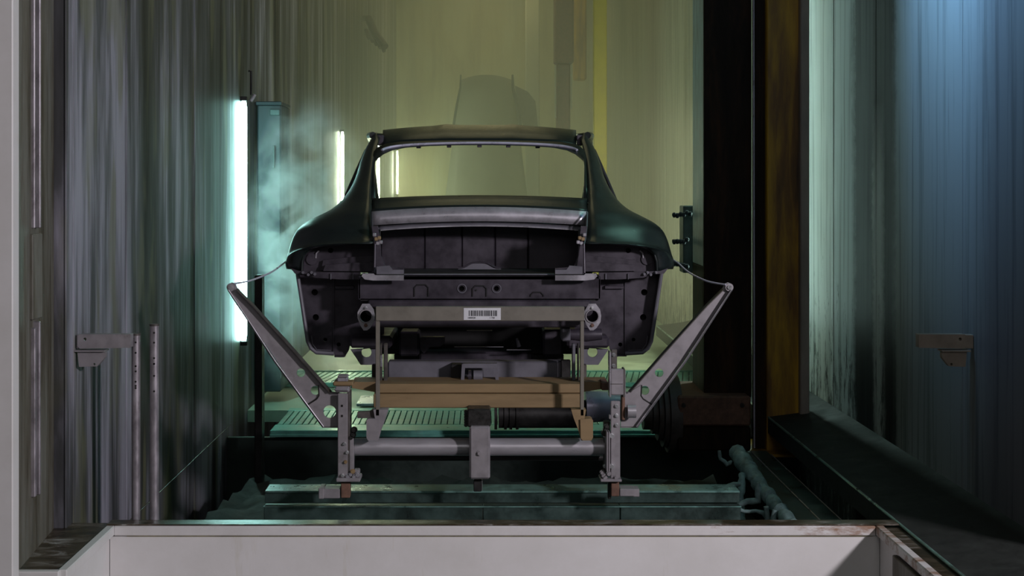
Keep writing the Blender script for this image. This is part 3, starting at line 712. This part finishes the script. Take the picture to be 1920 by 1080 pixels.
for s in (0, 1):
    f = mir if s else (lambda v: v)
    plate('bay_rail', M['body_inner'], car, [(f(697), 424), (f(708), 424), (f(713), 452), (f(714), 480), (f(722), 500), (f(757), 503), (f(757), 514), (f(703), 514), (f(702), 460)], [], 5.72, .03, .003)
    MB().grid([[W(f(713), 430, 5.74), W(f(714), 500, 5.74)], [W(f(709), 430, 6.2), W(f(710), 500, 6.2)]]).build('bay_side', M['body_cavity'], car, solid=.004)
    MB().tube([W(f(697), 398, 5.93), W(f(698), 425, 5.82), W(f(701), 450, 5.72), W(f(703), 458, 5.69), W(f(702), 512, 5.66)], .0045, 8).build('sealing_edge', M['body_inner'], car, smooth=True)
    for k in range(5): 
        p = W(f(702+3*k), 441+6*((k*7) % 3)+2*k, 5.70); MB().box(p.x-.008, p.x+.008, p.y-.006, p.y+.006, p.z-.006, p.z+.01, .003).build('crumpled_tab', M['rust_beam'] if k % 2 else M['bare_metal'], car)
    # bright corner plate
    plate('corner_plate', M['bare_metal'], car, [(f(680), 513), (f(700), 513), (f(703), 516), (f(757), 516), (f(757), 526), (f(700), 526), (f(684), 524), (f(678), 518)], [], 5.62, .012, .002)
    plate('corner_flange', M['grey_member'], car, [(f(706), 500), (f(730), 498), (f(736), 506), (f(757), 506), (f(757), 514), (f(706), 514)], [], 5.635, .012, .002)
    # tail lamp recess : stepped pressing
    rc = plate('lamp_recess', M['body_inner'], car, [(f(566), 509), (f(567), 490), (f(570), 478), (f(580), 467), (f(600), 462), (f(650), 458), (f(702), 457), (f(702), 511)], [(f(620), 469.5, 5)], 5.86, .008)
    MB().tube([W(f(x_), y_, 5.80) for x_, y_ in ((566, 508), (567, 490), (571, 477), (582, 466.5), (602, 461), (650, 457.5), (700, 456))], .005, 8).build('recess_edge', M['body_paint'], rc, smooth=True)
    MB().grid([[W(f(x_), y_, 5.80) for x_, y_ in ((566, 508), (567, 490), (571, 477), (582, 466.5), (602, 461), (650, 457.5), (702, 456))], [W(f(x_), y_, 5.86) for x_, y_ in ((570, 508), (571, 490), (575, 479), (585, 469), (604, 464), (650, 460), (702, 459))]]).build('recess_wall', M['body_inner'], rc, smooth=True)
    plate('recess_step', M['body_inner'], rc, [(f(602), 507), (f(606), 488), (f(640), 484), (f(702), 478), (f(702), 509)], [], 5.835, .02, .004)
    plate('recess_step', M['body_inner'], rc, [(f(606), 508), (f(610), 497), (f(660), 493), (f(702), 491), (f(702), 509)], [], 5.81, .02, .004)
    disc('recess_dimple', M['body_inner'], rc, f(585), 486, 5.857, .026, .006)
    MB().tube([W(f(598), 470, 5.85), W(f(593), 475, 5.85), W(f(592), 484, 5.85)], .004, 6).build('recess_rib', M['bare_metal'], rc, smooth=True)
    disc('hole_backing', M['body_cavity'], rc, f(620), 469.5, 5.90, .02)
    # bumper mounting strip under the recess
    plate('mount_strip', M['body_inner'], car, [(f(545), 503), (f(560), 508), (f(600), 510), (f(675), 511), (f(675), 524), (f(640), 524), (f(592), 521), (f(575), 514), (f(553), 513)], [], 5.80, .02, .002)
    for px in (620, 662): pbox('strip_tab', M['grey_member'], car, f(px)-1, f(px)+1, 513, 524, 5.79, 5.80, .001)
    for px, py in ((578, 515), (584, 511), (590, 514), (568, 511)): bolt(car, f(px), py, 5.79, .005, M['grey_member'])
    # lower rear quarter with flanged outer edge
    lq = plate('lower_quarter', M['body_inner'], car, [(f(559), 512), (f(566), 560), (f(572), 600), (f(578), 640), (f(585), 655), (f(594), 661), (f(626), 661), (f(627), 668), (f(646), 669), (f(654), 657), (f(658), 640), (f(720), 638), (f(720), 515), (f(640), 515)],
          [(f(590), 548, 6), (f(592), 595, 6), (f(610), 637, 3.6), (f(635), 646, 3.8)], 5.93, .01)
    MB().tube([W(f(x_), y_, 5.86) for x_, y_ in ((557, 508), (565, 560), (571, 600), (577, 640), (583, 653), (593, 661), (626, 663))], .009, 8).build('outer_flange', M['grey_member'], lq, smooth=True)
    MB().grid([[W(f(x_), y_, 5.86) for x_, y_ in ((557, 508), (565, 560), (571, 600), (577, 640), (583, 653), (593, 661), (626, 663))], [W(f(x_), y_, 6.3) for x_, y_ in ((568, 508), (572, 560), (578, 600), (584, 634), (590, 644), (598, 650), (626, 652))]]).build('wheel_arch_rear', M['body_paint'], lq, smooth=True, solid=.004)
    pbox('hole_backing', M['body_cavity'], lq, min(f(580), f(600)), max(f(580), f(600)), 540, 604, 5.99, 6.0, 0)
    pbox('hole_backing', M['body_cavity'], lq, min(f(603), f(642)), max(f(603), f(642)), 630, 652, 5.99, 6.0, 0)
    MB().tube([W(f(x_), y_, 5.925) for x_, y_ in ((584, 630), (586, 645), (594, 656), (620, 657))], .003, 6).build('press_line', M['grey_member'], lq, smooth=True)
    pbox('seam_strip', M['body_inner'], lq, min(f(624), f(627)), max(f(624), f(627)), 520, 660, 5.922, 5.93, .001)
    pbox('inner_rib', M['body_inner'], lq, min(f(628), f(664)), max(f(628), f(664)), 536, 542, 5.91, 5.93, .002)
    pbox('frame_side', M['body_inner'], car, min(f(672), f(676)), max(f(672), f(676)), 518, 562, 5.70, 5.93, .002)
    # bumper bracket: octagonal flange with tube
    x_ = 686 if not s else 1110.5
    oc_ = [(x_+1.12*(a-x_), 594+1.06*(b_-594)) for a, b_ in [(x_-6, 571), (x_+6, 571), (x_+13, 581), (x_+15, 592), (x_+14, 603), (x_+7, 614), (x_+2, 618), (x_-4, 618), (x_-10, 608), (x_-14, 596), (x_-14, 586)]]
    bb = plate('bumper_mount', M['bare_metal'], car, oc_, [(x_, 593, 11)], 5.60, .008, .002)
    a = W(x_, 593, 5.62); MB().tube([a, a+Vector((0, .25, 0))], 10.5*5.62/2400, 20, cap=False).build('tube_bore', M['body_cavity'], bb, smooth=True)
    MB().tube([W(x_+12*math.cos(k*PI/10), 593+12*math.sin(k*PI/10), 5.597) for k in range(21)], .003, 6).build('bore_rim', M['skid_steel'], bb, smooth=True)
    bolt(bb, x_, 577, 5.60, .005); bolt(bb, x_, 610, 5.60, .006, M['rust_foot'])
    MB().tube([W(x_-11, 600, 5.61), W(x_-11, 600, 5.93)], .008, 8).build('mount_arm', M['body_inner'], bb)
    # lower hanging gusset with hole, frame end
    plate('jacking_gusset', M['grey_member'], car, [(f(657), 655), (f(676), 684), (f(704), 684), (f(704), 652)], [(f(687), 660.5, 9.5)], 5.88, .01, .001)
    pbox('frame_rail_end', M['body_inner'], car, min(f(655), f(735)), max(f(655), f(735)), 630, 653, 5.84, 6.6, .012)
# rear panel with pressings
rp = plate('rear_panel', M['body_inner'], car, [(672, 524), (700, 516), (1098, 516), (1126, 524), (1126, 560), (672, 560)], [(866, 541, 5), (931, 541, 5)], 5.70, .012, .002)
for px in (866, 931):
    MB().tube([W(px+8*math.cos(k*PI/10), 541+8*math.sin(k*PI/10), 5.698) for k in range(21)], .0025, 6).build('pressed_ring', M['grey_member'], rp, smooth=True)
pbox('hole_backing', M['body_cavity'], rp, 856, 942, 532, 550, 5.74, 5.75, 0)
for px, w2, h2 in ((790, 13, 22), (899, 13, 20), (1007, 12, 8)):
    b0y = 556
    MB().tube([W(a, b_, 5.696) for a, b_ in ((px-w2, b0y), (px-w2, b0y-h2+5), (px-w2+5, b0y-h2), (px+w2-5, b0y-h2), (px+w2, b0y-h2+5), (px+w2, b0y))], .0028, 6).build('pressed_arch', M['body_cavity'], rp, smooth=True)
disc('small_hole', M['body_cavity'], rp, 893, 544, 5.699, .004)
pbox('rear_seam', M['grey_member'], car, 757, 1040, 513.5, 516, 5.68, 5.70, .002)
pbox('lower_rear_rail', M['body_inner'], car, 690, 1108, 563, 577, 5.68, 5.80, .006)
pbox('lower_cross_panel', M['body_inner'], car, 708, 1092, 598, 614, 5.75, 5.78, .004)
pbox('seam_gap', M['body_cavity'], car, 676, 1122, 555, 564, 5.72, 5.74, 0)
# engine bay underside: dark inner bulkheads and small brackets
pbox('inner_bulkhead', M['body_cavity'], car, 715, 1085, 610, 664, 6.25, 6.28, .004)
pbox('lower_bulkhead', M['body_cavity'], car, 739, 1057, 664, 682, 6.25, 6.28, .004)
pbox('inner_side', M['body_inner'], car, 748, 786, 622, 668, 6.05, 6.2, .01)
pbox('inner_side', M['body_inner'], car, 1018, 1056, 618, 668, 6.05, 6.2, .01)
pbox('bulkhead_step', M['body_inner'], car, 786, 1000, 660, 679, 6.12, 6.25, .01)
plate('mount_boss', M['body_inner'], car, [(787, 634), (792, 632), (834, 632), (834, 642), (826, 650), (806, 651), (795, 663), (788, 655)], [], 6.08, .04, .004)
pbox('edge_wire', M['grey_member'], car, 875, 923, 619.5, 620.8, 5.95, 5.96, 0)
pbox('edge_wire', M['grey_member'], car, 852, 944, 650, 651.2, 6.0, 6.01, 0)
pbox('edge_wire', M['grey_member'], car, 950, 996, 655.5, 656.7, 6.0, 6.01, 0)
MB().tube([W(969, 634, 6.05), W(973, 650, 6.05)], [.006, .011], 8).build('stud', M['grey_member'], car, smooth=True)
box('tow_block', M['grey_member'], car, X(1053, 5.78), X(1070, 5.78), 5.78, 5.9, Z(640, 5.78), Z(614, 5.78), .006)
MB().tube([W(1068, 627, 5.85), W(1100, 628, 5.85), W(1128, 627, 5.85)], [.026, .032, .026], 12).build('damper_tube', M['body_inner'], car, smooth=True)
pbox('mud_strip', M['body_inner'], car, 627, 646, 668, 670, 5.88, 5.93, .001)
pbox('mud_strip', M['body_inner'], car, 1152, 1175, 666, 668.5, 5.88, 5.93, .001)

# ------------------------------------------------------------------ THE CARRIER
cr = empty('car_carrier', (CX, 5.5, ZC-1.35), 'grey steel carrier frame with two splayed side arms holding up the car body', 'carrier')
A = 5.52
def arm(s):
    f = (lambda px: px) if not s else (lambda px: 1800-px)
    ol = [(426, 541), (428, 533), (435, 529.5), (441, 532), (445, 540), (476, 571), (549, 652), (622, 735), (636, 735), (636, 802), (605, 802)]
    ol = [(f(a), b_) for a, b_ in ol]
    holes = [(f(564), 699, 8), (f(591), 732, 8.5)]+([(f(618), 772, 12)] if not s else [])
    p = plate('arm', M['skid_steel'], cr, ol, holes, A, .006, .001)
    # inner folded flange standing proud along both long edges
    MB().grid([[W(f(a), b_, A) for a, b_ in ((446, 541), (476, 571), (549, 651), (622, 734))], [W(f(a), b_, A-.03) for a, b_ in ((444, 544), (474, 574), (546, 654), (618, 736))]]).build('arm_flange', M['skid_dark'], p, solid=.004)
    MB().grid([[W(f(a), b_, A) for a, b_ in ((427, 544), (515, 680), (605, 802))], [W(f(a), b_, A-.03) for a, b_ in ((428.5, 543), (517, 678), (607, 800))]]).build('arm_flange', M['tube_steel'], p, solid=.003)
    # overlaid gusset
    plate('doubler', M['skid_steel'], p, [(f(a), b_) for a, b_ in ((578, 759), (596, 747), (598, 722), (622, 737), (636, 737), (636, 800), (606, 800))], ([(f(618), 772, 12)] if not s else []), A-.008, .007, .001)
    MB().tube([W(f(577), 759, A-.008), W(f(594), 748, A-.008), W(f(598), 742, A-.008), W(f(597), 722, A-.008)], .003, 6).build('weld_bead', M['gum_and_shadow'], p)
    a = W(f(434), 538, A)
    MB().tube([a+Vector((0, .02, 0)), a-Vector((0, .02, 0))], 7.5*A/2400, 20).build('pivot_boss', M['skid_steel'], p, smooth=True)
    MB().tube([a-Vector((0, .02, 0)), a-Vector((0, .028, 0))], 4*A/2400, 16).build('pivot_pin', M['bolt'], p, smooth=True)
    if s: MB().tube([W(1176, 771, 5.46), W(1192, 771, 5.46)], [12.5*5.46/2400]*2, 20).build('roller', M['tube_steel'], p, smooth=True)
    return p
arm(0); arm(1)
# hold-down rods
MB().tube(upsample([W(439, 532, 5.5), W(470, 526, 5.6), W(505, 512, 5.75), W(526, 498, 5.9), W(541, 486, 6.02)], 4), .0042, 8).build('hold_down_rod', M['trim_metal'], cr, smooth=True)
MB().tube(upsample([W(1361, 534, 5.5), W(1325, 527, 5.6), W(1292, 511, 5.75), W(1272, 494, 5.9), W(1258, 484, 6.02)], 4), .0042, 8).build('hold_down_rod', M['trim_metal'], cr, smooth=True)
# uprights
U = 5.5
ul = empty('upright', W(645, 820, U)); ul.parent = cr; ul.location = W(645, 820, U)-cr.location
def ub_(name, mat, par, px0, px1, py0, py1, d0, d1, b=.003): return pbox(name, mat, par, px0, px1, py0, py1, d0, d1, b)
ub_('channel', M['skid_steel'], ul, 633, 652, 738, 897, U-.03, U-.018)
ub_('channel_web', M['skid_dark'], ul, 651, 656, 735, 895, U-.028, U+.05)
ub_('clamp_strip', M['skid_steel'], ul, 655, 663, 822, 885, U-.03, U+.01)
ub_('pivot_head', M['skid_steel'], ul, 628, 655, 725, 736, U-.03, U+.03, .005)
ub_('head_block', M['bare_metal'], ul, 631, 652, 707, 717, U-.01, U+.03, .006)
ub_('head_block', M['bare_metal'], ul, 627, 653, 729, 733, U-.04, U-.03, .003)
ub_('head_cap', M['skid_steel'], ul, 633, 652, 704, 708, U-.015, U+.035, .003)
ub_('head_arm', M['rust_beam'], ul, 624, 662, 716, 724, U-.02, U+.05, .005)
for py in (761, 780): ub_('slot', M['gum_and_shadow'], ul, 639.5, 643, py-2, py+2, U-.032, U-.03, 0)
for px, py in ((646, 832), (648, 866), (651, 848), (642, 891)): bolt(ul, px, py, U-.031, .006, M['bolt'] if py != 866 else M['rust_beam'])
ub_('base_plate', M['skid_steel'], ul, 630, 675, 897, 904, U-.05, U+.05)
for px, py in ((652, 893), (658, 889), (664, 893), (670, 890), (661, 884)):
    bolt(ul, px, py, U-.03, .008, M['rust_beam'] if px % 2 else M['bare_metal'], 'nut')
ub_('stop_block', M['skid_steel'], ul, 663, 674, 881, 893, U-.02, U+.02, .004)
for px, py in ((664, 806), (662, 815), (658, 820)): bolt(ul, px, py, U-.02, .010, M['gum_and_shadow'], 'nut')
ft = ub_('foot', M['rust_foot'], cr, 639, 656, 904, 934, U-.02, U+.03)
ub_('foot_pad', M['skid_steel'], cr, 598, 637, 917, 935, U-.02, U+.05)
ub_('foot_pad_end', M['skid_steel'], cr, 597, 607, 916, 936, U-.03, U+.06)
ur = empty('upright', W(1155, 820, U)); ur.parent = cr; ur.location = W(1155, 820, U)-cr.location
ub_('channel', M['skid_steel'], ur, 1145, 1163, 752, 897, U-.03, U-.018)
ub_('edge_strip', M['tube_steel'], ur, 1142.5, 1146, 660, 745, U-.04, U+.02, .002)
ub_('edge_strip', M['tube_steel'], ur, 1142, 1145, 778, 786, U-.04, U-.02, .002)
ub_('bolt_plate', M['skid_dark'], ur, 1146, 1157, 655, 693, U-.02, U-.01)
for py in (665, 685.5): bolt(ur, 1150.5, py, U-.02, .0065)
ub_('cover_plate', M['skid_steel'], ur, 1145, 1169, 692, 741, U-.04, U-.02, .004)
ub_('cover_seam', M['skid_dark'], ur, 1145, 1168, 719.5, 720.5, U-.042, U-.04, 0)
ub_('cover_fold', M['skid_dark'], ur, 1168, 1172, 691, 745, U-.03, U+.02, .002)
ub_('fold_edge', M['skid_steel'], ur, 1171.5, 1173, 694, 742, U-.03, U+.02, .001)
ub_('side_strip', M['rust_foot'], ur, 1166, 1172, 745, 788, U-.04, U+.01, .003)
for py in (761, 779, 797): bolt(ur, 1156, py, U-.031, .007)
ub_('clamp_strip', M['skid_steel'], ur, 1137, 1140, 810, 885, U-.06, U+.02, .002)
ub_('clamp_strip', M['skid_steel'], ur, 1140.7, 1144, 810, 885, U-.06, U+.02, .002)
for py in (817, 874): bolt(ur, 1147, py, U-.035, .009); bolt(ur, 1134, py, U-.0, .006)
ub_('base_plate', M['skid_steel'], ur, 1126, 1166, 899, 904, U-.05, U+.05)
ub_('back_web', M['skid_dark'], ur, 1132, 1144, 790, 900, U+.02, U+.05)
for px, py in ((1131, 891), (1134, 895), (1129, 886), (1141, 888), (1155, 895)): bolt(ur, px, py, U-.03, .008, M['skid_steel'], 'nut')
for px, py in ((1136, 806), (1133, 812), (1138, 800)): bolt(ur, px, py, U-.01, .010, M['gum_and_shadow'], 'nut')
ub_('foot', M['rust_foot'], cr, 1146, 1161, 904, 931, U-.02, U+.03)
ub_('foot_side', M['gum_and_shadow'], cr, 1140, 1146, 904, 936, U, U+.03)
ub_('foot_pad', M['skid_steel'], cr, 1162, 1190, 917, 931, U-.02, U+.05)
ub_('foot_pad_end', M['skid_steel'], cr, 1186, 1199, 917, 932, U-.01, U+.05)
# cross tube and centre box
xcyl('cross_tube', M['tube_steel'], cr, 663, 1139, 838, 16.5, 16.5, U+.05, 32)
xcyl('tube_under_rail', M['dark_steel'], cr, 668, 1136, 858, 6, 6, U+.12, 16)
ub_('centre_box', M['skid_steel'], cr, 880, 919, 800, 899, U-.06, U+.12, .008)
bolt(cr, 899, 849.5, U-.061, .009, M['skid_steel'])
ub_('centre_head', M['gum_and_shadow'], cr, 876, 920, 767, 801, U-.03, U+.12, .006)
for k in range(6): bolt(cr, 873.5, 772+k*5, U-.0, .006, M['gum_and_shadow'], 'stud')
ub_('centre_blade', M['dark_steel'], cr, 888, 903, 899, 922, U-.01, U+.01)
ub_('centre_blade_edge', M['bolt'], cr, 903, 904.5, 899, 920, U-.012, U-.0, .001)
# tan beams
def beam(name, mat, par, px0, px1, py0, py1, d0, d1, ta=0, tb=0, b=.004):
    pts = [(px0, py0), (px1, py0), (px1, py0+(py1-py0)*(1-tb)), (px1-110*(tb > 0), py1), (px0+100*(ta > 0), py1), (px0, py0+(py1-py0)*(1-ta))]
    return plate(name, mat, par, pts, [], d0, d1-d0, .002)
beam('upper_beam', M['rust_beam'], cr, 660, 1140, 716, 745, 5.66, 5.80, .6, .6)
ub_('beam_end', M['rust_foot'], cr, 1128, 1141, 717, 732, 5.60, 5.7)
ub_('upper_beam_face', M['rust_beam'], cr, 707, 1095, 720, 737, 5.58, 5.66, .003)
ub_('lower_beam_face', M['rust_beam'], cr, 700, 1095, 739, 765, 5.565, 5.70, .004)
ub_('beam_groove', M['rust_foot'], cr, 710, 1093, 736.5, 740, 5.59, 5.6, 0)
# grey member above beams with centre bracket
ub_('grey_cross_member', M['grey_member'], cr, 727, 1054, 678, 720, 5.86, 5.94, .006)
ub_('painted_shadow', M['gum_and_shadow'], cr, 735, 1050, 714, 719, 5.80, 5.85, .003)  # dark strip painted in as the shadow at the foot of the member
cbk = plate('centre_bracket', M['grey_member'], cr, [(866, 683), (870, 682), (932, 682), (936, 718), (930, 718), (926, 690), (872, 690), (870, 718), (864, 718)], [], 5.72, .05, .002)
MB().tube([W(878, 705, 5.75), W(884, 705, 5.75)], .026, 14).build('bracket_roller', M['body_inner'], cbk, smooth=True)
MB().tube([W(888, 705, 5.75), W(905, 705, 5.75)], .026, 14).build('bracket_roller', M['grey_member'], cbk, smooth=True)
ub_('bracket_side', M['body_cavity'], cbk, 846, 866, 684, 716, 5.78, 5.86)
for px0, px1 in ((712, 716), (719, 726), (1073, 1079), (1083, 1086)):
    ub_('side_post', M['skid_dark'] if px0 != 1073 else M['grey_member'], cr, px0, px1, 645, 722, 5.70, 5.74)
ub_('painted_glint', M['bare_metal'], cr, 713, 717, 666, 688, 5.69, 5.70, .001)  # bright strip painted in as a glint on the side post
ub_('side_post', M['dark_steel'], cr, 1052, 1070, 676, 718, 5.84, 5.88)
ub_('side_post', M['dark_steel'], cr, 697, 704, 684, 718, 5.80, 5.84)
ub_('side_post', M['skid_dark'], cr, 1092, 1100, 684, 718, 5.80, 5.84)
# gate frame with barcode
G = 5.42
gt = empty('gate_frame', W(899, 590, G)); gt.parent = cr; gt.location = W(899, 590, G)-cr.location
ub_('top_bar', M['gate_steel'], gt, 704, 1096, 575, 602, G, G+.03, .003)
ub_('side_bar', M['gate_steel'], gt, 704, 711.5, 602, 780, G, G+.03, .002)
ub_('side_bar', M['gate_steel'], gt, 1088, 1095, 602, 780, G, G+.03, .002)
for s in (0, 1):
    f = (lambda v: v) if not s else (lambda v: 1799-v)
    plate('gate_foot', M['skid_steel'] if not s else M['rust_beam'], gt, [(f(700), 768), (f(728), 768), (f(723), 785), (f(715), 805), (f(709), 826), (f(704), 826), (f(704), 790)], [], G+.0, .05, .002)
    plate('gate_shoe', M['skid_steel'] if not s else M['rust_beam'], gt, [(f(687), 788), (f(691), 785), (f(711), 786), (f(710), 822), (f(706), 826), (f(690), 826), (f(687), 820)], [], G-.01, .06, .006)
plate('gate_tab', M['skid_dark'], gt, [(670, 773), (692, 772), (698, 768), (704, 772), (704, 784), (670, 784)], [], G+.02, .03, .002)
lb = plate('barcode_label', M['label_white'], gt, [(869.5, 577.5), (939, 577.5), (939, 600), (869.5, 600)], [], G-.002, .002)
bw = MB(); x_ = 879.0
rng = random.Random(4)
while x_ < 931:
    wd__ = rng.choice((.7, 1.0, 1.6, 2.2)); bw.box(X(x_, G), X(min(x_+wd__, 932), G), G-.0028, G-.002, Z(592.5, G), Z(582, G)); x_ += wd__+rng.choice((.8, 1.0, 1.6))
bw.build('barcode', M['label_ink'], lb)
def text(body, px, py, hpx, par, mat, d):
    cu = bpy.data.curves.new('t', 'FONT'); cu.body = body; cu.size = hpx*d/2400*1.4; cu.extrude = .0003
    o = bpy.data.objects.new('t', cu); col.objects.link(o)
    me = bpy.data.meshes.new_from_object(o.evaluated_get(bpy.context.evaluated_depsgraph_get()))
    bpy.data.objects.remove(o)
    me.transform(Matrix.Translation(W(px, py, d)) @ Matrix.Rotation(PI/2, 4, 'X'))
    return link(me, 'printed_number', mat, par)
text('1000028', 877, 597.3, 3.0, lb, M['label_ink'], G-.003)
text('1 728', 918, 597.3, 3.0, lb, M['label_ink'], G-.003)

# ------------------------------------------------------------------ haze and steam
def volmat(name, c, dens, aniso=.3, het=False):
    m = bpy.data.materials.new(name); m.use_nodes = True; nt = m.node_tree; nt.nodes.clear()
    o = N(nt, 'ShaderNodeOutputMaterial'); v = N(nt, 'ShaderNodeVolumePrincipled')
    v.inputs['Color'].default_value = (*c, 1); v.inputs['Density'].default_value = dens; v.inputs['Anisotropy'].default_value = aniso
    nt.links.new(v.outputs[0], o.inputs['Volume'])
    if het:
        tc = N(nt, 'ShaderNodeTexCoord')
        no = N(nt, 'ShaderNodeTexNoise'); no.inputs['Scale'].default_value = 4.2; no.inputs['Detail'].default_value = 4; no.inputs['Distortion'].default_value = .8
        nt.links.new(tc.outputs['Object'], no.inputs['Vector'])
        r = ramp(nt, no.outputs['Fac'], [(.46, (0, 0, 0)), (.66, (1, 1, 1))])
        # fade towards the edges of the plume (box centred on its own origin, half sizes in scale)
        sx = N(nt, 'ShaderNodeVectorMath'); sx.operation = 'MULTIPLY'; nt.links.new(tc.outputs['Object'], sx.inputs[0]); sx.inputs[1].default_value = het
        ln = N(nt, 'ShaderNodeVectorMath'); ln.operation = 'LENGTH'; nt.links.new(sx.outputs[0], ln.inputs[0])
        fall = ramp(nt, ln.outputs['Value'], [(.25, (1, 1, 1)), (1.0, (0, 0, 0))])
        q = math_(nt, 'MULTIPLY', r, fall); q = math_(nt, 'MULTIPLY', q, dens)
        nt.links.new(q, v.inputs['Density'])
    M[name] = m; return m
volmat('haze', (.88, .90, .77), .075, .2)
hz = MB().box(XL+.02, XR-.02, 8.83, YE-.05, LVL+.03, ZC+3.95).build('tunnel_haze', M['haze'])
tag(hz, 'thin olive haze filling the tunnel behind the grated walkway', 'haze', kind='stuff')
volmat('steam', (1, 1, 1), 6.0, .1, het=(1/.45, 1/.5, 1/1.1))
st = MB().box(-.45, .45, -.5, .5, -1.1, 1.1).build('steam_plume', M['steam'])
st.location = (-1.12, 8.35, ZC-.42)
tag(st, 'pale teal steam drifting beside the nearest tube lamp', 'steam', kind='stuff')
